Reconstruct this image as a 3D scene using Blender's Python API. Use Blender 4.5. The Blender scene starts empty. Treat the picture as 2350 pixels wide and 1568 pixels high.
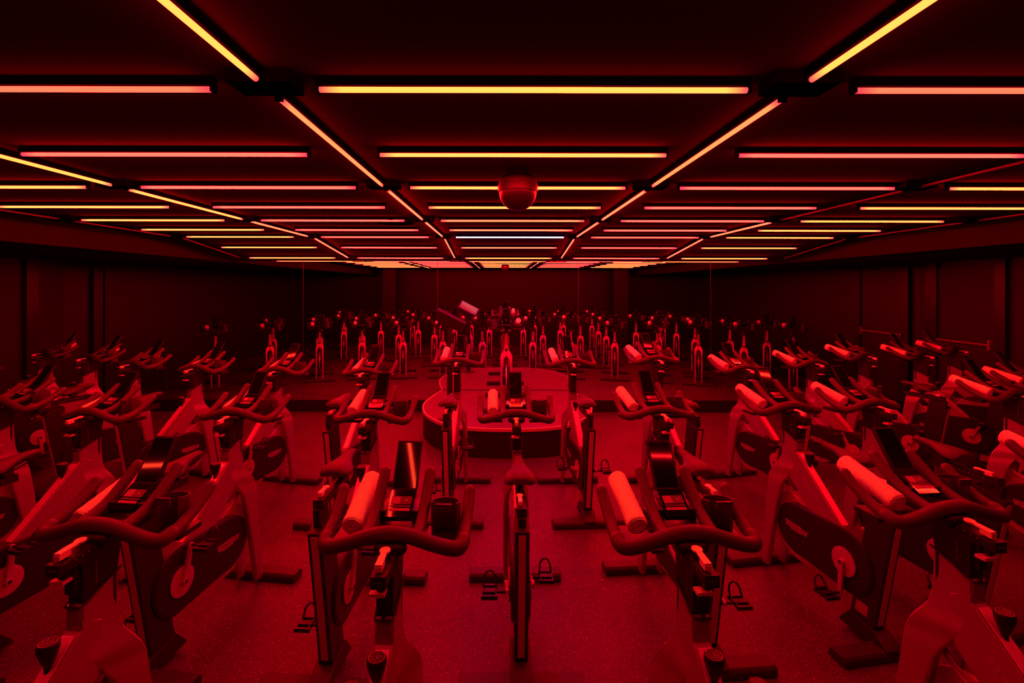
import bpy, bmesh, math, random
from mathutils import Vector, Matrix
random.seed(7)
D = bpy.data
col = bpy.context.scene.collection
PI = math.pi
EYE = 1.84          # camera height
YM = 7.03           # mirror plane
R = math.radians

# ------------------------------------------------------------------ materials
def newmat(name):
    m = D.materials.new(name); m.use_nodes = True
    nt = m.node_tree
    return m, nt, nt.nodes['Principled BSDF']

def pbr(name, c, rough=0.5, metal=0.0, spec=0.5, bump=0.0, bscale=200, coat=0.0):
    m, nt, b = newmat(name)
    b.inputs['Base Color'].default_value = (*c, 1)
    b.inputs['Roughness'].default_value = rough
    b.inputs['Metallic'].default_value = metal
    b.inputs['Specular IOR Level'].default_value = spec
    if coat: b.inputs['Coat Weight'].default_value = coat
    if bump > 0:
        tc = nt.nodes.new('ShaderNodeTexCoord')
        n = nt.nodes.new('ShaderNodeTexNoise'); n.inputs['Scale'].default_value = bscale
        n.inputs['Detail'].default_value = 4
        bp = nt.nodes.new('ShaderNodeBump'); bp.inputs['Strength'].default_value = bump
        bp.inputs['Distance'].default_value = 0.003
        nt.links.new(tc.outputs['Object'], n.inputs['Vector'])
        nt.links.new(n.outputs['Fac'], bp.inputs['Height'])
        nt.links.new(bp.outputs['Normal'], b.inputs['Normal'])
    return m

M = {}
M['silver'] = pbr('grey_metallic_paint', (.40, .18, .38), .38, .55, bump=.04, bscale=900)
M['strip'] = pbr('brushed_aluminium', (.95, .5, .95), .38, .4)
M['black'] = pbr('black_satin_plastic', (.014, .012, .013), .42)
M['guard'] = pbr('black_cover_plastic', (.016, .011, .013), .38)
M['post'] = pbr('black_painted_steel', (.017, .013, .014), .4)
M['poststripe'] = pbr('grey_reflective_strip', (.62, .3, .55), .5)
M['foam'] = pbr('black_foam_rubber', (.070, .03, .06), .5, bump=.15, bscale=700)
M['foot'] = pbr('dark_steel_foot', (.035, .015, .03), .5)
M['white'] = pbr('white_plastic', (.9, .9, .9), .4)
M['crank'] = pbr('crank_alloy', (.5, .25, .48), .4, .3)
M['pad'] = pbr('saddle_vinyl', (.055, .025, .045), .55)
M['glass'] = pbr('screen_glass', (.006, .005, .006), .06, spec=.6)
M['label'] = pbr('display_label', (.42, .3, .32), .4)
M['label_dark'] = pbr('display_label_dark', (.12, .09, .09), .4)
M['logo'] = pbr('logo_grey', (.3, .24, .25), .5)
M['logo_line'] = pbr('logo_dark_line', (.06, .03, .05), .5)
M['towel'] = pbr('white_terry_towel', (.92, .92, .92), .95, bump=.9, bscale=330)
M['wall'] = pbr('dark_wall_paint', (.013, .006, .01), .6, bump=.1, bscale=60)
M['wallb'] = pbr('back_wall_paint', (.0075, .004, .006), .6, bump=.1, bscale=60)
M['trim'] = pbr('black_trim', (.006, .005, .006), .5)
M['mirror'] = pbr('mirror_silver', (.80, .80, .80), .0, 1.0)
M['mirror_edge'] = pbr('mirror_edge', (.05, .03, .04), .5, 0)
M['stage_side'] = pbr('stage_black_side', (.014, .012, .012), .45)
M['stage_top'] = pbr('stage_rubber_top', (.13, .05, .115), .45, bump=.3, bscale=400)
M['stage_edge'] = pbr('stage_edge_trim', (.55, .5, .5), .35)
M['housing'] = pbr('black_housing', (.003, .003, .003), 1, 0, 0)
M['fixture'] = pbr('dome_plastic', (.022, .01, .018), .4)
M['bar'] = pbr('push_bar_metal', (.28, .24, .25), .4, .2)
M['unlit'] = pbr('unlit_tube', (.10, .07, .07), .35)

# ceiling: matt near-black with a faint mottling
m, nt, b = newmat('black_ceiling_paint')
b.inputs['Base Color'].default_value = (.023, .012, .012, 1); b.inputs['Roughness'].default_value = 1; b.inputs['Specular IOR Level'].default_value = 0
M['ceil'] = m

# rubber gym floor with light flecks
m, nt, b = newmat('flecked_rubber_floor')
tc = nt.nodes.new('ShaderNodeTexCoord')
v = nt.nodes.new('ShaderNodeTexVoronoi'); v.inputs['Scale'].default_value = 165
n1 = nt.nodes.new('ShaderNodeTexNoise'); n1.inputs['Scale'].default_value = 160; n1.inputs['Detail'].default_value = 3
n2 = nt.nodes.new('ShaderNodeTexNoise'); n2.inputs['Scale'].default_value = 2.2; n2.inputs['Detail'].default_value = 3
for k in (v, n1, n2): nt.links.new(tc.outputs['Object'], k.inputs['Vector'])
sep = nt.nodes.new('ShaderNodeSeparateColor'); nt.links.new(v.outputs['Color'], sep.inputs[0])
lt = nt.nodes.new('ShaderNodeMapRange'); lt.inputs['From Min'].default_value = .72; lt.inputs['From Max'].default_value = .98
nt.links.new(sep.outputs[0], lt.inputs['Value'])
ds = nt.nodes.new('ShaderNodeMapRange'); ds.inputs['From Min'].default_value = .38; ds.inputs['From Max'].default_value = .12
nt.links.new(v.outputs['Distance'], ds.inputs['Value'])
mu = nt.nodes.new('ShaderNodeMath'); mu.operation = 'MULTIPLY'
nt.links.new(lt.outputs[0], mu.inputs[0]); nt.links.new(ds.outputs[0], mu.inputs[1])
nr = nt.nodes.new('ShaderNodeMapRange'); nr.inputs['From Min'].default_value = .3; nr.inputs['From Max'].default_value = .75
nr.inputs['To Min'].default_value = .22; nr.inputs['To Max'].default_value = 1.45
nt.links.new(n1.outputs['Fac'], nr.inputs['Value'])
nw = nt.nodes.new('ShaderNodeMapRange'); nw.inputs['From Min'].default_value = .3; nw.inputs['From Max'].default_value = .7
nw.inputs['To Min'].default_value = .8; nw.inputs['To Max'].default_value = 1.2
nt.links.new(n2.outputs['Fac'], nw.inputs['Value'])
m3 = nt.nodes.new('ShaderNodeMath'); m3.operation = 'MULTIPLY'
nt.links.new(nr.outputs[0], m3.inputs[0]); nt.links.new(nw.outputs[0], m3.inputs[1])
mb = nt.nodes.new('ShaderNodeMath'); mb.operation = 'MULTIPLY'; mb.inputs[1].default_value = .092
nt.links.new(m3.outputs[0], mb.inputs[0])
mf = nt.nodes.new('ShaderNodeMath'); mf.operation = 'MULTIPLY'; mf.inputs[1].default_value = .95
nt.links.new(mu.outputs[0], mf.inputs[0])
ad = nt.nodes.new('ShaderNodeMath'); ad.operation = 'ADD'
nt.links.new(mb.outputs[0], ad.inputs[0]); nt.links.new(mf.outputs[0], ad.inputs[1])
cc = nt.nodes.new('ShaderNodeCombineColor')
for i, f in enumerate((1, .4, .85)):
    q = nt.nodes.new('ShaderNodeMath'); q.operation = 'MULTIPLY'; q.inputs[1].default_value = f
    nt.links.new(ad.outputs[0], q.inputs[0]); nt.links.new(q.outputs[0], cc.inputs[i])
nt.links.new(cc.outputs[0], b.inputs['Base Color'])
b.inputs['Roughness'].default_value = .5
bp = nt.nodes.new('ShaderNodeBump'); bp.inputs['Strength'].default_value = .35; bp.inputs['Distance'].default_value = .002
nt.links.new(n1.outputs['Fac'], bp.inputs['Height']); nt.links.new(bp.outputs['Normal'], b.inputs['Normal'])
M['floor'] = m

def emis(name, c, fade=True):
    """glowing tube: colour c, turning pure red at the two ends of its own length"""
    m = D.materials.new(name); m.use_nodes = True; nt = m.node_tree
    nt.nodes.clear()
    out = nt.nodes.new('ShaderNodeOutputMaterial'); e = nt.nodes.new('ShaderNodeEmission')
    nt.links.new(e.outputs[0], out.inputs[0]); e.inputs['Strength'].default_value = 1
    if not fade:
        e.inputs['Color'].default_value = (*c, 1); return m
    tc = nt.nodes.new('ShaderNodeTexCoord'); sx = nt.nodes.new('ShaderNodeSeparateXYZ')
    nt.links.new(tc.outputs['Object'], sx.inputs[0])
    ab = nt.nodes.new('ShaderNodeMath'); ab.operation = 'ABSOLUTE'; nt.links.new(sx.outputs[0], ab.inputs[0])
    mr = nt.nodes.new('ShaderNodeMapRange'); mr.inputs['From Min'].default_value = .535; mr.inputs['From Max'].default_value = .595
    nt.links.new(ab.outputs[0], mr.inputs['Value'])
    mx = nt.nodes.new('ShaderNodeMix'); mx.data_type = 'RGBA'
    mx.inputs[6].default_value = (*c, 1); mx.inputs[7].default_value = (c[0]*.25, c[1]*.12, c[2]*.6, 1)
    nt.links.new(mr.outputs[0], mx.inputs[0]); nt.links.new(mx.outputs[2], e.inputs['Color'])
    return m
LR = 128.0
LN = 42.0    # red output lowered in the rows nearest the camera, imitating lens vignetting
E = {
 'yellow': emis('glow_amber', (LR, .78, .13)),
 'orange': emis('glow_orange', (LR, .42, .15)),
 'salmon': emis('glow_salmon', (LR, .25, .15)),
 'white':  emis('glow_white', (5, 5, 5), False),
 'yellow_near': emis('glow_amber_dim', (LN, .78, .10)),
 'orange_near': emis('glow_orange_dim', (LN, .42, .10)),
 'salmon_near': emis('glow_salmon_dim', (LN, .25, .09)),
}

# ------------------------------------------------------------------ mesh helpers
def finish(bm, name, mat, parent=None, smooth=True, loc=(0, 0, 0), angle=35):
    bmesh.ops.recalc_face_normals(bm, faces=bm.faces)
    me = D.meshes.new(name); bm.to_mesh(me); bm.free()
    if smooth:
        me.polygons.foreach_set('use_smooth', [True]*len(me.polygons))
        try: me.set_sharp_from_angle(angle=R(angle))
        except Exception: pass
    mats = mat if isinstance(mat, (list, tuple)) else [mat]
    for x in mats: me.materials.append(x)
    o = D.objects.new(name, me); col.objects.link(o)
    if smooth:      # bake area-weighted normals so flat faces stay flat next to rounded edges
        wm = o.modifiers.new('wn', 'WEIGHTED_NORMAL'); wm.keep_sharp = True; wm.weight = 80
        dg = bpy.context.evaluated_depsgraph_get()
        m2 = D.meshes.new_from_object(o.evaluated_get(dg), depsgraph=dg)
        o.modifiers.clear(); o.data = m2; m2.name = name; D.meshes.remove(me)
    o.location = loc
    if parent is not None: o.parent = parent
    return o

def bev(bm, geom_faces, w, seg=2, ang=30):
    if w <= 0: return
    es = set()
    for f in geom_faces:
        for e in f.edges: es.add(e)
    es = [e for e in es if len(e.link_faces) == 2 and e.calc_face_angle(0) > R(ang)]
    bmesh.ops.bevel(bm, geom=es, offset=w, segments=seg, affect='EDGES', profile=.5, clamp_overlap=True)

def box(bm, c, s, bevel=0.0, rot=None, mi=0):
    x, y, z = s[0]/2, s[1]/2, s[2]/2
    vs = []
    for p in ((-x,-y,-z),(x,-y,-z),(x,y,-z),(-x,y,-z),(-x,-y,z),(x,-y,z),(x,y,z),(-x,y,z)):
        v = Vector(p)
        if rot is not None: v = rot @ v
        vs.append(bm.verts.new(v + Vector(c)))
    fs = [bm.faces.new([vs[i] for i in q]) for q in ((0,3,2,1),(4,5,6,7),(0,1,5,4),(1,2,6,5),(2,3,7,6),(3,0,4,7))]
    for f in fs: f.material_index = mi
    bev(bm, fs, bevel)

def prism(bm, prof, x0, x1, bevel=0.0, axis='x', mi=0, seg=2, ang=30):
    """closed profile in the (y,z) plane swept along x (or (x,y) swept along z, or (x,z) along y)"""
    def P(a, b, c):
        return {'x': (c, a, b), 'z': (a, b, c), 'y': (a, c, b)}[axis]
    v0 = [bm.verts.new(P(a, b, x0)) for a, b in prof]
    v1 = [bm.verts.new(P(a, b, x1)) for a, b in prof]
    n = len(prof); fs = [bm.faces.new(v0), bm.faces.new(v1[::-1])]
    for i in range(n):
        j = (i+1) % n
        fs.append(bm.faces.new([v0[j], v0[i], v1[i], v1[j]]))
    for f in fs: f.material_index = mi
    bmesh.ops.recalc_face_normals(bm, faces=fs)
    bev(bm, fs, bevel, seg, ang)

def smooth_path(pts, n=6):
    pts = [Vector(p) for p in pts]; out = []
    for i in range(len(pts)-1):
        p0 = pts[max(i-1, 0)]; p1 = pts[i]; p2 = pts[i+1]; p3 = pts[min(i+2, len(pts)-1)]
        for k in range(n):
            t = k/n
            out.append(.5*((2*p1)+(-p0+p2)*t+(2*p0-5*p1+4*p2-p3)*t*t+(-p0+3*p1-3*p2+p3)*t**3))
    out.append(pts[-1]); return out

def tube(bm, pts, rad, seg=12, caps='round', flat=1.0, mi=0):
    pts = [Vector(p) for p in pts]
    rads = list(rad) if isinstance(rad, (list, tuple)) else [rad]*len(pts)
    if caps == 'round':       # add dome rings at both ends
        d0 = (pts[0]-pts[1]).normalized(); d1 = (pts[-1]-pts[-2]).normalized(); r0, r1 = rads[0], rads[-1]
        pre = [(pts[0]+d0*r0*math.sin(a), r0*math.cos(a)) for a in (R(80), R(55), R(28))]
        post = [(pts[-1]+d1*r1*math.sin(a), r1*math.cos(a)) for a in (R(28), R(55), R(80))]
        pts = [p for p, _ in pre]+pts+[p for p, _ in post]; rads = [r for _, r in pre]+rads+[r for _, r in post]
    rings = []; up = None
    for i, p in enumerate(pts):
        t = (pts[min(i+1, len(pts)-1)]-pts[max(i-1, 0)]).normalized()
        if up is None:
            up = Vector((0, 0, 1)) if abs(t.z) < .9 else Vector((0, 1, 0))
        up = (up - t*up.dot(t)).normalized(); sd = t.cross(up)
        rings.append([bm.verts.new(p+(up*math.cos(a)*flat+sd*math.sin(a))*rads[i]) for a in [2*PI*k/seg for k in range(seg)]])
    for i in range(len(rings)-1):
        for k in range(seg):
            j = (k+1) % seg
            f = bm.faces.new([rings[i][k], rings[i][j], rings[i+1][j], rings[i+1][k]]); f.material_index = mi
    bm.faces.new(rings[0][::-1]).material_index = mi; bm.faces.new(rings[-1]).material_index = mi

def lathe(bm, prof, c=(0, 0, 0), axis='z', seg=24, mi=0):
    """prof: (radius, height) pairs"""
    rings = []
    for r, h in prof:
        ring = []
        for k in range(seg):
            a = 2*PI*k/seg; u, w = r*math.cos(a), r*math.sin(a)
            p = {'z': (u, w, h), 'x': (h, u, w), 'y': (u, h, w)}[axis]
            ring.append(bm.verts.new(Vector(p)+Vector(c)))
        rings.append(ring)
    for i in range(len(rings)-1):
        for k in range(seg):
            j = (k+1) % seg
            bm.faces.new([rings[i][k], rings[i][j], rings[i+1][j], rings[i+1][k]]).material_index = mi
    bm.faces.new(rings[0][::-1]).material_index = mi; bm.faces.new(rings[-1]).material_index = mi

def loft(bm, secs, mi=0, close=True):
    rings = [[bm.verts.new(p) for p in s] for s in secs]
    n = len(rings[0])
    for i in range(len(rings)-1):
        for k in range(n):
            j = (k+1) % n
            bm.faces.new([rings[i][k], rings[i][j], rings[i+1][j], rings[i+1][k]]).material_index = mi
    if close:
        bm.faces.new(rings[0][::-1]).material_index = mi; bm.faces.new(rings[-1]).material_index = mi

def text_mesh(bm, s, size, mat, mi=0):
    """raised lettering added to bm, placed by a 4x4 matrix"""
    cu = D.curves.new('lettering', 'FONT'); cu.body = s; cu.size = size; cu.align_x = 'CENTER'; cu.align_y = 'CENTER'
    cu.resolution_u = 1; cu.extrude = .0004
    ob = D.objects.new('lettering', cu); col.objects.link(ob)
    bpy.context.view_layer.update()
    me = D.meshes.new_from_object(ob)
    me.transform(mat)
    for p in me.polygons: p.material_index = mi
    bm.from_mesh(me)
    D.objects.remove(ob); D.curves.remove(cu); D.meshes.remove(me)
    bm.faces.ensure_lookup_table()

def empty(name, loc, rz=0):
    o = D.objects.new(name, None); col.objects.link(o); o.location = loc; o.rotation_euler = (0, 0, rz)
    o.empty_display_size = .1; return o

def tag(o, label=None, cat=None, group=None, kind=None):
    if label: o['label'] = label
    if cat: o['category'] = cat
    if group: o['group'] = group
    if kind: o['kind'] = kind
    return o

def obj(name, mat, fn, parent=None, **kw):
    bm = bmesh.new(); fn(bm)
    return finish(bm, name, mat, parent, **kw)

# ------------------------------------------------------------------ the room
XL, XR, YB, ZC, ZS = -6.46, 6.17, -1.6, 2.426, 2.205
def st(o, **kw): tag(o, kind='structure'); return o
st(obj('floor', M['floor'], lambda b: box(b, ((XL+XR)/2, (YB+YM)/2+.1, -.05), (XR-XL+.4, YM-YB+.4, .1)), smooth=False))
# ceiling: flat, then falling towards the mirror; lower soffits along both side walls
prof = [(YB-.1, ZC), (5.53, ZC), (5.98, 2.364), (6.642, 2.273), (YM+.25, 2.19), (YM+.25, 2.75), (YB-.1, 2.75)]
st(obj('ceiling', M['ceil'], lambda b: prism(b, prof, XL-.1, XR+.1), smooth=False))
for nm, a, c in (('trim_1', XL, -4.02), ('trim_2', 4.2, XR)):
    st(obj(nm, M['ceil'], lambda b: box(b, ((a+c)/2, (YB+YM)/2, (ZS+2.44)/2), (c-a, YM-YB, 2.44-ZS)), smooth=False))
st(obj('wall_left', M['wall'], lambda b: box(b, (XL-.1, (YB+YM)/2, 1.35), (.2, YM-YB+.6, 2.8)), smooth=False))
st(obj('wall_right', M['wall'], lambda b: box(b, (XR+.1, (YB+YM)/2, 1.35), (.2, YM-YB+.6, 2.8)), smooth=False))
st(obj('wall_front', M['trim'], lambda b: box(b, ((XL+XR)/2, YM+.16, 1.35), (XR-XL+.4, .2, 2.8)), smooth=False))
st(obj('wall_back', M['wallb'], lambda b: box(b, ((XL+XR)/2, YB-.1, 1.35), (XR-XL+.4, .2, 2.8)), smooth=False))
# black plinth under the mirrors
st(obj('baseboard_front', M['trim'], lambda b: box(b, ((XL+XR)/2, YM+.02, .084), (XR-XL, .045, .168), .003)))
# mirror panels with thin bright joints
seams = [XL, -4.95, -2.93, -.95, 1.13, 3.08, 5.1, XR]
pos = ['in the far left corner', 'second from the left corner', 'left of the instructor stage', 'centred behind the instructor stage',
       'right of the instructor stage', 'second from the right corner', 'in the far right corner']
for i in range(7):
    a, c = seams[i], seams[i+1]
    def f(b, a=a, c=c):
        box(b, ((a+c)/2, YM+.02, 1.199), (c-a-.006, .012, 2.06-.004))
    p = obj('mirror_panel', M['mirror'], f, smooth=False)
    tag(p, f'tall frameless wall mirror panel {pos[i]}', 'mirror', 'mirror panels on the front wall')
for i in range(1, 7):
    st(obj(f'trim_{2+i}', M['mirror_edge'], lambda b: box(b, (seams[i], YM+.021, 1.199), (.006, .014, 2.05)), smooth=False))

# right side wall: door with a horizontal push bar between black jambs
def door(name, x, s, y0, y1, bar=True):
    d = st(obj(name, M['wall'], lambda b: box(b, (x-s*.015, (y0+y1)/2, 1.08), (.03, y1-y0, 2.10), .004)))
    if bar:
        def f(b):
            tube(b, [(x-s*.075, y0+.04, 1.12), (x-s*.075, y1-.04, 1.12)], .016, 10)
            box(b, (x-s*.05, y0+.05, 1.12), (.06, .03, .13), .006)
            box(b, (x-s*.05, y1-.05, 1.12), (.06, .03, .05), .006)
        obj('push_bar', M['bar'], f, d)
    return d
door('door_1', XR, 1, 5.93, 6.83)
door('door_2', XL, -1, 5.35, 6.35, False)
k = 8
for x, s, ys in ((XR, 1, ((6.72, 6.9), (5.80, 5.93))), (XL, -1, ((6.43, 6.60),))):
    for y0, y1 in ys:
        k += 1
        st(obj(f'trim_{k}', M['trim'], lambda b: box(b, (x-s*.03, (y0+y1)/2, 1.1), (.06, y1-y0, 2.2), .003)))
# two square pillars behind the camera, seen in the mirror
for x, w, lb in ((-3.43, .40, 'square painted pillar left of the stage as reflected in the mirror'), (3.62, .44, 'square painted pillar right of the stage as reflected in the mirror')):
    k += 1
    st(obj(f'wall_pillar_{"left" if x < 0 else "right"}', M['wallb'], lambda b: box(b, (x, -.62, 1.215), (w, .4, 2.42), .01)))

# ------------------------------------------------------------------ ceiling lights
def light_meshes(mat, lit=True):
    # local x along the tube; z=0 is the tube axis, ceiling at z=+.033
    def h(b):
        box(b, (0, 0, .0215), (1.2, .020, .023), .002)
        for s in (-1, 1): box(b, (s*.603, 0, .012), (.008, .024, .042), .002)
    hs = obj('housing', M['housing'], h)
    df = obj('diffuser', mat, lambda b: tube(b, [(x, 0, 0) for x in (-.599, -.3, 0, .3, .599)], .0079, 12, caps='flat'), hs)
    df.parent = None
    return hs, df
L = {}
for kx in E:
    L[kx] = light_meshes(E[kx])
L['off'] = light_meshes(M['unlit'])
for a, c in L.values():
    col.objects.unlink(a); col.objects.unlink(c)
def add_light(kind, loc, rz=0, pitch=0, label='', group=''):
    r = D.objects.new('tube_light', None); col.objects.link(r)
    r.location = loc; r.rotation_euler = (0, 0, 0)
    r.rotation_euler = (Matrix.Rotation(rz, 4, 'Z') @ Matrix.Rotation(pitch, 4, 'Y')).to_euler()
    for t in L[kind]:
        c = t.copy(); col.objects.link(c); c.parent = r
    tag(r, label, 'ceiling light', group)
    return r
ORD = ['first', 'second', 'third', 'fourth', 'fifth', 'sixth', 'seventh', 'eighth', 'ninth', 'tenth', 'eleventh', 'twelfth', 'thirteenth', 'fourteenth', 'fifteenth']
XG = .087
def zrow(Y):
    if Y <= 5.53: return EYE+.553
    if Y <= 5.98: return EYE+.553-(Y-5.53)/.45*.062
    return EYE+.491-(Y-5.98)/.662*.091
colname = {-2: 'far left', -1: 'left', 0: 'centre', 1: 'right', 2: 'far right'}
for cidx in range(-2, 3):
    for row in range(0, 10):
        Y = 1.340+.6628*(row-1)
        if cidx == 0:
            kind = {5: 'orange', 6: 'orange', 7: 'white', 8: 'orange'}.get(row, 'yellow')
        elif abs(cidx) == 1: kind = 'salmon'
        else: kind = 'yellow'
        cw = {'yellow': 'amber', 'orange': 'orange', 'salmon': 'pinkish red', 'white': 'cold white'}[kind]
        off = row < 1 or (abs(cidx) == 2 and row < 3)
        lab = (f'{cw} crosswise tube light, {colname[cidx]} ceiling column, {ORD[row-1]} row from the camera'
               if not off else f'{cw} crosswise tube light outside the frame, {colname[cidx]} ceiling column, {ORD[row]} from back')
        if kind == 'white': lab = 'the only cold white tube light, across the centre ceiling column'
        add_light(kind+('_near' if row < 2 and kind != 'white' else ''), (XG+1.5*cidx, Y, zrow(Y)), 0, 0, lab, 'crosswise tube lights on the ceiling')
runs = [(-2.22, 'far left lengthwise run', 'orange'), (-.742, 'left lengthwise run', 'orange'), (.735, 'right lengthwise run', 'orange'), (2.20, 'far right lengthwise run', 'orange'),
        (-3.72, 'outermost left run', 'off'), (3.82, 'outermost right run', 'off')]
for dx, nm, kd in runs:
    X = XG+dx
    for j, (ya, yb) in enumerate(((.10, 1.24), (1.41, 2.60), (2.70, 3.93), (4.03, 5.24), (5.42, 6.60))):
        kind = kd
        if dx == 2.20 and j < 3: kind = 'off'
        if abs(dx) < 1 and j == 0: kind = 'yellow'
        if dx == -2.22 and j < 3: kind = 'yellow'
        ym = (ya+yb)/2
        if j < 4: z, pt = zrow(ym), 0
        else: z, pt = zrow(6.10)+.004, math.atan2(.148, 1.18)
        cw = 'unlit' if kind == 'off' else 'glowing orange'
        add_light(kind+('_near' if j < 2 and kind != 'off' else ''), (X, ym, z), PI/2, pt, f'{cw} lengthwise tube light, {ORD[j]} from the camera in the {nm}', 'lengthwise tube lights on the ceiling')
n = 0
for dx, nm, kd in runs:
    for j, y in enumerate((1.325, 2.65, 3.98, 5.32)):
        def f(b):
            box(b, (0, 0, .014), (.17, .10, .036), .006)
            lathe(b, [(.012, -.007), (.012, -.004)], seg=10)
        o = obj('junction_box', M['housing'], f, loc=(XG+dx, y, EYE+.553))
        tag(o, f'black ceiling junction box, {ORD[j]} from the camera in the {nm}', 'junction box', 'black junction boxes on the ceiling')

# dome unit hanging under the ceiling
t = empty('ceiling_dome', (.078, 2.38, ZC)); tag(t, 'round dome unit hanging from the black ceiling above the centre bikes', 'ceiling unit')
obj('mount', M['housing'], lambda b: lathe(b, [(.05, 0), (.055, -.03), (.075, -.034), (.078, -.05)], seg=32), t)
def f(b):
    pr = [(.078, -.045), (.094, -.058), (.100, -.085), (.1005, -.112)]
    lathe(b, pr, seg=40)
obj('collar', M['fixture'], f, t)
obj('dome_cover', M['fixture'], lambda b: lathe(b, [(.094, -.110)]+[(.094*math.cos(R(a)), -.112-.094*math.sin(R(a))) for a in range(5, 90, 9)], seg=40), t)
o = obj('ceiling_speaker', M['housing'], lambda b: lathe(b, [(.16, 0), (.17, -.012), (.165, -.03), (.13, -.036)], seg=36), loc=(-.93, 4.15, ZC))
tag(o, 'flat round black speaker on the ceiling left of the centre column', 'speaker')

# ------------------------------------------------------------------ stage
SH = .32
half = [(.96, YM-.005), (1.05, 6.6), (1.09, 6.2), (1.02, 5.8), (.86, 5.48), (.64, 5.25), (.36, 5.135)]
path = [(x+.07, y) for x, y in half]+[(.07, 5.105)]+[(-x+.07, y) for x, y in half[::-1]]
sm = [(p.x, p.y) for p in smooth_path([(x, y, 0) for x, y in path], 5)]
t = empty('instructor_stage', (.05, 6.1, 0)); tag(t, 'low rounded stage against the mirror carrying the instructor bike', 'stage')
def inset(pts, d):
    c = Vector((.05, 6.6)); out = []
    for x, y in pts:
        v = Vector((x, y))-c; l = v.length; v = v*(1-d/l); out.append((v.x+c.x-.05, min(v.y+c.y, YM-.005)-6.1))
    return out
obj('riser', M['stage_side'], lambda b: prism(b, inset(sm, .012), 0, SH-.022, 0, 'z'), t)
obj('deck', M['stage_top'], lambda b: prism(b, inset(sm, .012), SH-.022, SH, 0, 'z'), t)
def f(b):
    A = inset(sm, -.002); B = inset(sm, .022)
    for z0, z1 in ((SH-.03, SH+.003),):
        n = len(A); r = []
        for (xa, ya), (xb, yb) in zip(A, B):
            r.append([b.verts.new((xa, ya, z0)), b.verts.new((xa, ya, z1)), b.verts.new((xb, yb, z1)), b.verts.new((xb, yb, z0))])
        for i in range(n-1):
            for k2 in range(4):
                j2 = (k2+1) % 4
                b.faces.new([r[i][k2], r[i][j2], r[i+1][j2], r[i+1][k2]])
obj('edge_trim', M['stage_edge'], f, t)

# touch screen on a post, on the stage
t = empty('screen_stand', (-.60, 5.52, SH+.001)); tag(t, 'tilted touch screen on a black post at the left front of the stage', 'screen stand')
obj('base', M['post'], lambda b: lathe(b, [(.13, 0), (.13, .008), (.12, .014), (.03, .02)], seg=28), t)
obj('pole', M['post'], lambda b: box(b, (0, 0, .53), (.058, .035, 1.04), .005), t)
rt = Matrix.Rotation(R(27), 3, 'Y') @ Matrix.Rotation(R(-38), 3, 'X')
sc = obj('screen_housing', M['pad'], lambda b: box(b, (0, 0, 0), (.36, .22, .035), .012), t)
sc.location = (0.0, .0, 1.13); sc.rotation_euler = rt.to_euler()
obj('screen', pbr('lit_screen', (.28, .16, .2), .15), lambda b: box(b, (0, .0, .0185), (.32, .18, .003), .001), sc)

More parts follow.
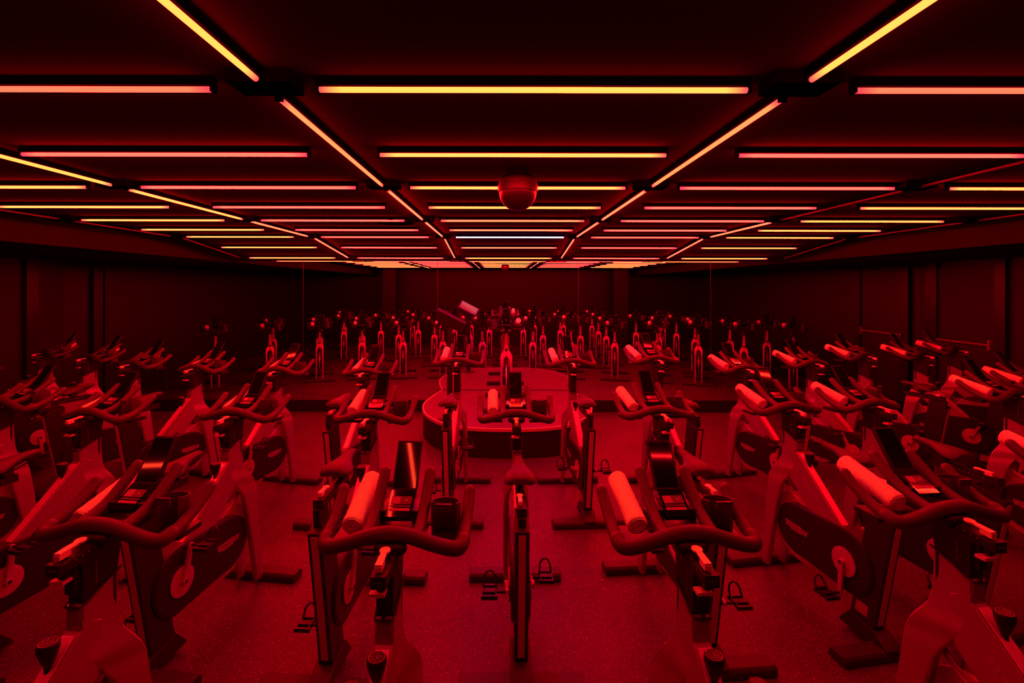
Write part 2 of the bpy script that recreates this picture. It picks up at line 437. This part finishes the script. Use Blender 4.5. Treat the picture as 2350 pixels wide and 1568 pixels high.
# ------------------------------------------------------------------ the spin bike
AX = (0, -.225, .363)
def make_bike():
    root = empty('spin_bike', (0, 0, 0))
    # feet
    def foot(b):
        pr = [(-.05, .004), (-.05, .036), (-.036, .052), (.036, .052), (.05, .036), (.05, .004)]
        prism(b, pr, -.285, .285, .005)
    fo = obj('foot', M['foot'], foot, root, loc=(0, .42, 0))
    obj('foot', M['foot'], foot, root, loc=(0, -.42, 0))
    # frame
    def frame(b):
        S = [ # z_front, z_back, x_in, x_out front, x_out back, y_front, y_back
            (.945, .900, 0, .024, .027, .260, .130), (.87, .86, 0, .024, .0275, .262, .131), (.79, .80, 0, .0245, .0275, .268, .134), (.750, .765, 0, .028, .0275, .276, .142),
            (.724, .735, 0, .040, .0276, .286, .150), (.702, .712, 0, .056, .0278, .295, .160), (.680, .695, 0, .068, .029, .303, .172), (.656, .672, .010, .0745, .033, .309, .186), (.640, .655, .029, .0755, .042, .313, .195),
            (.620, .630, .038, .076, .058, .318, .205), (.585, .59, .043, .076, .071, .325, .217), (.48, .47, .044, .076, .076, .340, .240), (.25, .25, .046, .075, .075, .367, .285), (.03, .03, .047, .073, .073, .396, .325)]
        for s in (1, -1):
            secs = []
            for zf, zb, xi, xo, xb, yf, yb in S:
                c = min(.008, (xo-xi)/3, (xb-xi)/3)
                secs.append([(s*xi, yf, zf), (s*(xo-c), yf, zf), (s*xo, yf-c, zf), (s*xb, yb+c, zb), (s*(xb-c), yb, zb), (s*xi, yb, zb)])
            loft(b, secs)
        prism(b, [(.133, .86), (.20, .82), (.208, .665), (.192, .652), (.172, .642), (-.13, .37), (-.22, .37), (-.245, .475), (-.212, .503), (.133, .829)], -.0275, .0275, .005)
        # black-lined joint under the strut
        text_mesh(b, 'G R O U P  C Y C L E', .026, Matrix.Translation((.0277, -.005, .615)) @ Matrix(((0, 0, 1, 0), (.76, -.65, 0, 0), (.65, .76, 0, 0), (0, 0, 0, 1))), 1)
        text_mesh(b, 'G R O U P  C Y C L E', .026, Matrix.Translation((-.0277, -.005, .615)) @ Matrix(((0, 0, -1, 0), (-.76, -.65, 0, 0), (-.65, .76, 0, 0), (0, 0, 0, 1))), 1)
    fr = obj('frame', [M['silver'], M['crank']], frame, root, angle=40)
    def strip(b):
        n = Vector((0, -.686, .727))
        a, c = Vector((0, .122, .819)), Vector((0, -.205, .510))
        ps = []
        for p in (a, c):
            ps += [p+n*.001, p+n*.0065]
        for w0, w1 in ((-.020, .020),):
            prism(b, [(ps[0].y, ps[0].z), (ps[1].y, ps[1].z), (ps[3].y, ps[3].z), (ps[2].y, ps[2].z)], w0, w1, .002)
    obj('accent_strip', M['strip'], strip, root)
    def badge(b):
        for r0, r1 in ((.021, .017), (.012, .009)):
            lathe(b, [(r0, 0), (r0, .004), (r1, .004), (r1, 0)], axis='y', seg=20)
        box(b, (0, .003, 0), (.004, .002, .016)); box(b, (0, .003, .006), (.012, .002, .003))
    bd = obj('badge', M['black'], badge, fr, loc=(0, .284, .738)); bd.rotation_euler = (R(24), 0, 0)
    def collar(b):
        for s in (-1, 1):
            tube(b, [(s*.0285, .262, .947), (s*.0285, .19, .923), (s*.0285, .148, .903), (s*.024, .129, .897), (0, .126, .895)], .0035, 6)
        lathe(b, [(.006, -.004), (.006, .003), (.003, .005)], (0, .129, .908), 'y', 10)
    obj('neck_trim', M['black'], collar, root)
    # brake stay inside the window
    obj('brake_stay', M['silver'], lambda b: tube(b, smooth_path([(0, .245, .60), (0, .20, .565), (0, .12, .525), (0, .04, .46)], 5), .013, 8, flat=.7), root)
    # flywheel
    def fly(b):
        lathe(b, [(.04, -.012), (.16, -.006), (.190, -.010), (.205, -.010), (.205, .010), (.190, .010), (.16, .006), (.04, .012)], (0, .128, .372), 'x', 48)
    obj('flywheel', M['crank'], fly, root)
    def guard(b):
        pr = []
        r = .158
        for a in range(-105, 96, 12): pr.append((.118+r*math.cos(R(a)), .366+r*math.sin(R(a))*.95))
        for a in range(90, 262, 12): pr.append((-.225+.162*math.cos(R(a)), .370+.168*math.sin(R(a))))
        prism(b, pr, -.042, .042, .006, ang=40)
        pr2 = [(.125+(y-.125)*.93 if y > 0 else -.225+(y+.225)*.93, .372+(z-.372)*.93) for y, z in pr]
        prism(b, pr2, -.045, .045, .002, ang=40)
    gd = obj('chain_guard', M['guard'], guard, root, angle=50)
    banner = [(-.088, .020), (.035, .020), (.042, .012), (.088, .012), (.076, -.016), (.040, -.016), (.034, -.024), (-.045, -.024), (-.052, -.014), (-.080, -.014)]
    for s in (-1, 1):
        def lg(b):
            pr = [(.115 - s*u*-1 if False else .112+u*(1 if s > 0 else -1), .375+w) for u, w in banner]
            prism(b, pr, s*.0452, s*.0460, 0)
            if s > 0: mm = Matrix.Translation((.0461, .115, .373)) @ Matrix(((0, 0, 1, 0), (1, 0, 0, 0), (0, 1, 0, 0), (0, 0, 0, 1)))
            else: mm = Matrix.Translation((-.0461, .109, .373)) @ Matrix(((0, 0, -1, 0), (-1, 0, 0, 0), (0, 1, 0, 0), (0, 0, 0, 1)))
            text_mesh(b, 'TECHNOGYM', .021, mm, 1)
            for zz, y0, y1 in ((.0165, -.075, .03), (-.0195, -.04, .03)):
                box(b, (s*.0462, .112+(y0+y1)/2*s, .375+zz), (.0006, y1-y0, .0018), mi=1)
        obj('logo', [M['logo'], M['logo_line']], lg, gd, smooth=False)
    # crank set: each arm turns about the axle
    for s in (-1, 1):
        def disc(b):
            lathe(b, [(.020, s*.000), (.072, s*.000), (.074, s*.003), (.074, s*.007), (.068, s*.009), (.022, s*.010)], axis='x', seg=36)
        obj('crank_disc', M['crank'], disc, root, loc=(s*.0465, AX[1], AX[2]))
        def arm(b):
            prism(b, [(-.016, .0), (-.012, .013), (0, .018), (.012, .013), (.016, 0), (.014, -.06), (.012, -.165), (.008, -.178), (-.008, -.178), (-.012, -.165), (-.014, -.06)], s*.010, s*.025, .003)
            lathe(b, [(.017, s*.0), (.017, s*.027), (.012, s*.029)], axis='x', seg=20)
        ck = obj('crank', M['crank'], arm, root, loc=(s*.0465, AX[1], AX[2]))
        def cap(b):
            lathe(b, [(.009, s*.0290), (.009, s*.0303)], axis='x', seg=16)
        obj('axle_cap', M['black'], cap, ck)
        def pedal(b):
            tube(b, [(s*.0, 0, 0), (s*.045, 0, 0)], .007, 8)
            box(b, (s*.075, 0, 0), (.068, .030, .020), .005)
            for yy in (-.040, .040): box(b, (s*.075, yy, 0), (.075, .012, .018), .003)
            for xx in (.045, .108): box(b, (s*xx, 0, 0), (.008, .085, .016), .003)
            tube(b, smooth_path([(s*.045, .035, .008), (s*.05, .055, .045), (s*.075, .06, .065), (s*.10, .055, .045), (s*.105, .035, .008)], 4), .005, 6)
        obj('pedal', M['black'], pedal, ck, loc=(s*.025, 0, -.168))
    # rear post
    def post(b):
        prism(b, [(-.500, .760), (-.382, .09), (-.389, .045), (-.215, .045), (-.245, .12), (-.262, .20), (-.362, .808)], -.0325, .0325, .006)
        prism(b, [(-.470, .03), (-.470, .05), (-.40, .10), (-.25, .12), (-.19, .045), (-.19, .03)], -.048, .048, .008)
    ps = obj('seat_post', M['post'], post, root)
    def stripe(b):
        a, c = Vector((0, -.4965, .745)), Vector((0, -.3875, .125)); n = Vector((0, -.985, -.172))
        q = [a, a+n*.004, c+n*.004, c]
        prism(b, [(v.y, v.z) for v in q], -.0165, .0165)
    obj('stripe', M['poststripe'], stripe, ps)
    def sticker(b):
        prism(b, [(-.345, .14), (-.275, .14), (-.285, .20), (-.352, .20)], -.0334, -.0327)
    obj('sticker', M['logo'], sticker, ps, smooth=False)
    def inner(b):
        prism(b, [(-.462, .70), (-.482, .826), (-.395, .826), (-.375, .70)], -.0165, .0165, .003)
    obj('seat_tube', M['black'], inner, root)
    def slider(b):
        box(b, (0, -.305, .842), (.040, .30, .036), .004)
        box(b, (0, -.458, .842), (.044, .012, .040), .003)
        for yy in (-.43,): lathe(b, [(.018, .80), (.022, .826)], (0, yy, 0), 'z', 14)
    def marks(b):
        for i2 in range(9):
            for s in (-1, 1): box(b, (s*.0203, -.40+i2*.022, .846), (.0008, .0035, .006), mi=1)
        for i2 in (-1, 0, 1): box(b, (i2*.012, -.4645, .84), (.003, .001, .003), mi=1)
    obj('seat_slider', [M['black'], M['label']], lambda b: (slider(b), marks(b)), root)
    lv = lever_mesh()
    a = obj('seat_lever', M['white'], lv, root, loc=(-.006, -.405, .870))
    def saddle(b):
        # length stations from tail (y=-.425) to nose (y=-.16)
        st_ = [(-.428, .045, .925, .018), (-.420, .068, .936, .032), (-.395, .077, .945, .040), (-.36, .074, .948, .040), (-.325, .058, .948, .036), (-.29, .040, .950, .032),
               (-.25, .028, .953, .029), (-.20, .0235, .955, .027), (-.172, .021, .953, .025), (-.160, .013, .947, .014)]
        secs = []
        for y, w, z, h in st_:
            ring = []
            droop = .016*(w/.077)**2
            for u, tt in ((-1, -.55), (-.97, -.2), (-.80, -.0), (-.45, .12), (-.15, .06), (0, 0), (.15, .06), (.45, .12), (.80, -.0), (.97, -.2), (1, -.55), (.75, -1), (.3, -1), (-.3, -1), (-.75, -1)):
                zz = z+tt*h-droop*abs(u)**2*(1 if tt > -.9 else .6)
                ring.append((u*w, y, zz))
            secs.append(ring)
        loft(b, secs)
        bmesh.ops.subdivide_edges(b, edges=b.edges[:], cuts=1, smooth=.8, use_grid_fill=True)
    sd = obj('saddle', M['pad'], saddle, root, angle=60, loc=(0, .12, 0))
    def rails(b):
        for s in (-1, 1):
            tube(b, smooth_path([(s*.03, -.40, .905), (s*.022, -.36, .892), (s*.02, -.28, .890), (s*.012, -.19, .925)], 4), .0045, 6)
        box(b, (0, -.325, .886), (.06, .05, .026), .005)
        lathe(b, [(.016, .84), (.016, .885)], (0, -.325, 0), 'z', 12)
    obj('saddle_clamp', M['black'], rails, root, loc=(0, .12, 0))
    # brake knob
    def knob(b):
        lathe(b, [(.010, .735), (.010, .782), (.013, .786), (.020, .806), (.0265, .828), (.0265, .840), (.023, .845), (.021, .8452)], (0, .062, 0), 'z', 24)
    kb = obj('brake_knob', M['black'], knob, root)
    def emb(b):
        for r0, r1 in ((.022, .020), (.0125, .011)):
            lathe(b, [(r0, .845), (r0, .8462), (r1, .8462), (r1, .845)], (0, .062, 0), 'z', 24)
        box(b, (0, .062, .8456), (.002, .016, .0012)); box(b, (.004, .065, .8456), (.008, .002, .0012)); box(b, (.003, .058, .8456), (.006, .002, .0012))
        for a in range(0, 360, 45): box(b, (.0165*math.cos(R(a)), .062+.0165*math.sin(R(a)), .8456), (.003, .002, .0012))
    obj('knob_emblem', M['label'], emb, kb)
    # --- handlebar assembly (raised together)
    def sleeve(b):
        prism(b, [(.138, .80), (.138, 1.012), (.125, 1.03), (.272, 1.05), (.252, .93), (.252, .80)], -.0245, .0245, .004)
        box(b, (0, .13, .985), (.030, .02, .09), .004)
    obj('stem', M['black'], sleeve, root)
    def hsl(b):
        prism(b, [(.075, 1.022), (.075, 1.050), (.27, 1.068), (.27, 1.03), (.20, 1.02)], -.022, .022, .004)
        box(b, (0, .078, 1.037), (.040, .014, .034), .003)
        lathe(b, [(.013, .0), (.013, .03)], (0, .105, 1.0), 'z', 12)
        tube(b, [(-.030, .20, 1.062), (.030, .20, 1.062)], .020, 12)
    def marks2(b):
        for i2 in range(7):
            for s in (-1, 1): box(b, (s*.0224, .12+i2*.02, 1.044+i2*.0018), (.0008, .003, .006), mi=1)
        for i2 in range(6):
            for s in (-1, 1): box(b, (s*.0249, .18, .945+i2*.012), (.0008, .003, .005), mi=1)
        for i2 in (-1, 0, 1): box(b, (i2*.009, .0708, 1.038), (.003, .001, .003), mi=1)
    obj('handlebar_slider', [M['black'], M['label']], lambda b: (hsl(b), marks2(b)), root)
    lo = obj('handlebar_lever', M['white'], lever_mesh(), root, loc=(-.004, .118, 1.066))
    lo.rotation_euler = (R(4), 0, 0)
    obj('height_lever', M['white'], lambda b: box(b, (-.010, .106, .990), (.044, .030, .009), .003), root)
    def bar(b):
        r = .0222
        pts = [(-.212, .250, 1.066), (-.206, .224, 1.058), (-.185, .212, 1.058), (-.13, .208, 1.072), (-.06, .208, 1.094), (0, .208, 1.102)]
        full = pts+[(-x, y, z) for x, y, z in pts[-2::-1]]
        tube(b, smooth_path(full, 5), r, 14)
        for s in (-1, 1):
            tube(b, smooth_path([(s*.208, .226, 1.060), (s*.213, .262, 1.066), (s*.213, .32, 1.085), (s*.216, .385, 1.122), (s*.217, .415, 1.145)], 5), .0188, 12)
            tube(b, smooth_path([(s*.077, .210, 1.090), (s*.077, .26, 1.097), (s*.077, .32, 1.118), (s*.078, .39, 1.165), (s*.078, .435, 1.20)], 5), .0182, 12)
    obj('handlebar', M['foam'], bar, root, angle=70)
    def tray(b):
        box(b, (0, .325, 1.078), (.155, .16, .022), .006)
        for s in (-1, 1): box(b, (s*.145, .335, 1.030), (.125, .10, .016), .005)
        box(b, (0, .27, 1.055), (.05, .14, .03), .005)
        for s in (-1, 1): box(b, (s*.052, .35, 1.10), (.02, .09, .05), .006)
    obj('console_tray', M['black'], tray, root)
    def cup(b):
        # open curved bottle holder
        secs = []
        for i2 in range(13):
            a = R(-35+i2*250/12)
            h = 1.150-.012*math.sin(PI*i2/12)
            for_r = (.046, .043)
            cx, cy = .146, .335
            secs.append([(cx+.046*math.cos(a), cy+.046*math.sin(a), 1.036), (cx+.048*math.cos(a), cy+.048*math.sin(a), h), (cx+.044*math.cos(a), cy+.044*math.sin(a), h), (cx+.042*math.cos(a), cy+.042*math.sin(a), 1.036)])
        loft(b, secs)
        box(b, (.146, .292, 1.142), (.050, .008, .024), .003)
    obj('bottle_holder', M['foam'], cup, root)
    def pad(b):
        rot = Matrix.Rotation(R(29), 3, 'X')
        box(b, (0, .338, 1.128), (.082, .10, .020), .005, rot)
    pd = obj('console', M['glass'], pad, root)
    def plab(b):
        rot = Matrix.Rotation(R(29), 3, 'X')
        def q(u, v, w, h, mi, th=.001):
            p = Vector((.0, .338, 1.128)) + rot @ Vector((u, v, .0104))
            box(b, p, (w, h, th), 0, rot, mi)
        q(0, .010, .066, .030, 0, .0006); q(-.018, .010, .028, .026, 1); q(.016, .010, .036, .026, 2); q(.016, .010, .010, .006, 1, .0016)
        q(0, -.012, .066, .006, 2); q(0, -.024, .066, .010, 1)
    obj('display', [M['label_dark'], M['label'], M['label_dark']], plab, pd, smooth=False)
    def scr(b):
        rot = Matrix.Rotation(R(56), 3, 'X')
        box(b, (0, .432, 1.222), (.084, .165, .014), .005, rot)
        box(b, (0, .400, 1.145), (.04, .05, .03), .004)
    sn = obj('phone_holder', M['black'], scr, root)
    def gl(b):
        rot = Matrix.Rotation(R(56), 3, 'X')
        box(b, Vector((0, .432, 1.222))+rot @ Vector((0, 0, .0072)), (.074, .150, .0016), .0006, rot)
    obj('glass_panel', M['glass'], gl, sn)
    return root

def lever_mesh():
    def lv(b):
        # paddle: square grip at the rear, round head forward
        pr = [(-.011, -.030), (.011, -.030), (.010, .018)]
        for a in range(-60, 241, 20): pr.append((.0165*math.cos(R(a)), .040+.0165*math.sin(R(a))))
        pr.append((-.010, .018))
        prism(b, pr, .006, .014, .003, 'z')
        box(b, (0, -.014, .000), (.020, .034, .014), .003)
    return lv

HB = {'stem', 'handlebar_slider', 'handlebar_lever', 'height_lever', 'handlebar', 'console_tray', 'bottle_holder', 'console', 'phone_holder'}
SD = {'seat_tube', 'seat_slider', 'seat_lever', 'saddle', 'saddle_clamp'}
proto = make_bike()
def base(n): return n.split('.')[0]
kids = [c for c in D.objects if c.parent is proto]
def copy_tree(o, parent):
    c = o.copy(); col.objects.link(c); c.parent = parent
    for ch in o_children[o.name]: copy_tree(ch, c)
    return c
o_children = {o.name: [c for c in D.objects if c.parent is o] for o in D.objects}
def copy_bike():
    r = proto.copy(); col.objects.link(r)
    for ch in o_children[proto.name]: copy_tree(ch, r)
    return r
def pose(r, x, y, z, rz, dh, ds, crank):
    r.location = (x, y, z); r.rotation_euler = (0, 0, rz)
    ch = [c for c in D.objects if c.parent is r]
    for c in ch:
        n = base(c.name)
        if n in HB: c.location.z += dh
        if n in SD: c.location.z += ds
        if n in ('saddle', 'saddle_clamp'): c.location.y = .12 if 2.9 < y+.42 < 3.6 or z > 0 else .035
        if n == 'crank':
            a = crank if (c.location.x < 0) == (x >= 0) else crank+PI
            c.rotation_euler = (a, 0, 0)
            for g in [q for q in D.objects if q.parent is c and base(q.name) == 'pedal']:
                g.rotation_euler = (-a, 0, 0)

# towel: rolled, with a visible spiral at the ends
def towel_mesh(b, r=.033, l=.235):
    n, m_ = 40, 20
    secs = []
    prof = [(0.80, -.5), (.93, -.492), (1.0, -.47)]+[(1.0+.018*math.sin(i*1.9), -.47+.94*i/m_) for i in range(1, m_)]+[(1.0, .47), (.93, .492), (.80, .5)]
    for rr, h in prof:
        ring = []
        for k in range(n):
            a = 2*PI*k/n
            lip = .035*(1-k/n)  # one overlapping edge
            q = r*(rr+lip-.017)
            ring.append((q*math.cos(a+.9), h*l, q*math.sin(a+.9)))
        secs.append(ring)
    loft(b, secs)
    for s in (-1, 1):
        pts = []
        for i in range(46):
            a = i*.36; q = r*(.86-.80*i/46)
            pts.append((q*math.cos(a), s*(l*.5+.000), q*math.sin(a)))
        tube(b, pts, .0022, 5)
bm = bmesh.new(); towel_mesh(bm)
tw_proto = finish(bm, 'rolled_towel', M['towel'], angle=60)
tw_used = [False]
TL = Vector((-.140, .392, 1.120)); 
def add_towel(x, y, z, rz, dh, label, jit=0):
    if not tw_used[0]: o = tw_proto; tw_used[0] = True
    else: o = tw_proto.copy(); col.objects.link(o)
    low = Vector((.013, .01, -.012)) if x < -1.0 else Vector((0, 0, 0))   # towels on the left side bikes sit low beside the inner grip
    p = Matrix.Rotation(rz, 3, 'Z') @ (TL+low+Vector((0, jit*.02, 0)))
    o.location = (x+p.x, y+p.y, z+p.z+dh)
    o.rotation_euler = (Matrix.Rotation(rz+R(1+2*jit), 3, 'Z') @ Matrix.Rotation(R(15), 3, 'X') @ Matrix.Rotation(R(60*jit), 3, 'Y')).to_euler()
    tag(o, label, 'towel', 'rolled white towels on the handlebars')

# rows: (foot X, foot Y, dh)  position of the FRONT foot
rowA = [(-5.08, 5.62, .0), (-4.28, 5.27, .0), (-3.52, 4.86, 0), (-2.77, 4.63, .0), (-1.98, 4.52, .0), (-1.19, 4.46, 0), (-.39, 4.52, .085), (.62, 4.52, .08),
        (1.38, 4.55, .105), (2.225, 4.68, .0), (2.99, 4.90, .015), (3.68, 5.15, .05), (4.43, 5.35, .03), (5.12, 5.70, .04)]
rowB = [(-4.85, 3.96, 0), (-4.0, 3.60, 0), (-3.16, 3.28, 0.0), (-2.39, 3.03, 0), (-1.56, 3.04, 0), (-.755, 3.0, 0), (.085, 3.02, 0), (.945, 3.11, 0), (1.79, 3.22, 0.0), (2.36, 3.30, .0), (3.48, 3.50, .02), (4.12, 3.90, .02), (4.75, 4.15, 0), (5.35, 4.45, 0)]
rowC = [(-3.9, 2.3, 0), (-3.05, 2.05, 0), (-2.15, 1.82, 0), (-1.23, 1.69, 0), (-.325, 1.64, 0), (.56, 1.65, 0), (1.50, 1.82, 0.0), (2.42, 2.12, .02), (3.3, 2.35, 0), (4.2, 2.6, 0)]
rowD = [(-4.4, .75, 0), (-2.6, .2, 0), (-1.75, .15, 0), (-.9, .12, 0), (.95, .12, 0), (1.8, .15, 0), (2.62, .2, 0), (4.5, .75, 0)]
info = [(rowA, 'front row nearest the mirror', 'A', (0, 14)), (rowB, 'second row from the mirror', 'B', (2, 12)), (rowC, 'nearest row', 'C', (3, 8)), (rowD, 'row behind the camera', 'D', (0, 0))]
crk = {('A', 7): 1.3, ('A', 1): .1, ('A', 2): .2, ('A', 12): PI+.5, ('A', 11): PI+.6, ('B', 4): PI-.25, ('B', 8): .05, ('B', 6): 1.2+PI, ('B', 3): PI-.1, ('B', 5): PI-.3, ('B', 7): 1.9, ('C', 6): .2, ('B', 9): -.45}
sadd = {('B', 5): .03, ('B', 8): -.01}
first = True
queue = []
for row, rn, key, (v0, v1) in info:
    nvis = 0
    rs = {'A': 'row by the mirror', 'B': 'second row', 'C': 'row nearest the camera', 'D': 'row behind the camera'}[key]
    for i, (fx, fy, dh) in enumerate(row):
        rz = math.atan2(fx, 2*YM-fy)     # the rows are arcs: every bike aims at one far point on the centre line
        ox, oy = fx+math.sin(rz)*.42, fy-math.cos(rz)*.42
        vis = v0 <= i < v1
        if vis:
            lab = f'grey and black spin bike, {ORD[nvis]} from the left in the {rs}'
            tl = f'rolled white towel on bike {ORD[nvis]} from left in the {rs}'
            if key == 'B' and i == 6:
                lab = 'grey and black spin bike seen straight from behind in the middle of the second row'
                tl = 'rolled white towel on the middle bike of the second row in front of the stage'
            nvis += 1
        else:
            side = 'left' if fx < 0 else 'right'
            what = rs
            lab = f'spin bike seen only in the mirror, {ORD[i]} from left in the {what}'
            tl = f'rolled towel seen only in mirror, {ORD[i]} bike from left, {what}'
        c = crk.get((key, i), random.choice([PI, PI-.4, PI+.3, .2, -.2, .6, 2.2]) if i % 2 else random.choice([PI-.15, PI+.2, 2.6]))
        queue.append((ox, oy, 0, rz, dh, sadd.get((key, i), random.uniform(-.02, .02)), c, lab, f'spin bikes of the {rn}', tl, random.uniform(-1, 1)))
# instructor bike on the stage, facing the room
queue.append((.055, 6.22, SH, PI, -.03, 0, 1.0, 'instructor spin bike on the stage facing the other bikes', None, 'rolled white towel on the instructor bike on the stage', 0))
made = [proto]+[copy_bike() for _ in queue[1:]]
for r, (ox, oy, oz, rz, dh, ds, c, lab, grp, tl, jit) in zip(made, queue):
    pose(r, ox, oy, oz, rz, dh, ds, c)
    if grp is None:
        grp = None
        if 'group' in r: del r['group']
    tag(r, lab, 'exercise bike', grp)
    add_towel(ox, oy, oz, rz, dh, tl, jit)

# small white scrap on the floor
o = obj('paper_scrap', M['white'], lambda b: box(b, (0, 0, .002), (.012, .007, .003), .001), loc=((1383-1152)/(1332-659)*EYE, 1096*EYE/(1332-659), 0))
tag(o, 'tiny pale scrap of paper lying on the flecked floor', 'paper scrap')

# ------------------------------------------------------------------ camera, world
cam = D.cameras.new('camera'); co = D.objects.new('camera', cam); col.objects.link(co)
cam.sensor_width = 36; cam.lens = 1096/2350*36
cam.shift_x = (1175-1152)/2350; cam.shift_y = -(784-659)/2350
co.location = (0, 0, EYE); co.rotation_euler = (PI/2, R(-.1), 0)
cam.clip_start = .02
bpy.context.scene.camera = co
w = D.worlds.new('world'); bpy.context.scene.world = w; w.use_nodes = True
w.node_tree.nodes['Background'].inputs[0].default_value = (.0, .0, .0, 1)
sc = bpy.context.scene
sc.view_settings.view_transform = 'Standard'; sc.view_settings.look = 'None'
sc.view_settings.exposure = 0; sc.view_settings.gamma = 1
# film-like response: weak green is crushed, weak blue is lifted (deep reds lean to crimson)
vs = sc.view_settings; vs.use_curve_mapping = True; cm = vs.curve_mapping
def curve(i, pts):
    c = cm.curves[i]
    while len(c.points) > 2: c.points.remove(c.points[1])
    c.points[0].location = pts[0]; c.points[-1].location = pts[-1]
    for p in pts[1:-1]: c.points.new(*p)
    for p in c.points: p.handle_type = 'VECTOR'
curve(1, [(0, 0), (.004, .0008), (.012, .028), (.03, .060), (.13, .135), (1, 1)])
curve(2, [(0, 0), (.004, .022), (.008, .046), (.014, .060), (.05, .09), (.13, .14), (1, 1)])
cm.update()
sc.cycles.max_bounces = 8
sc.cycles.filter_width = 1.0
sc.cycles.sample_clamp_indirect = 0

for a, c in L.values():
    D.objects.remove(a); D.objects.remove(c)
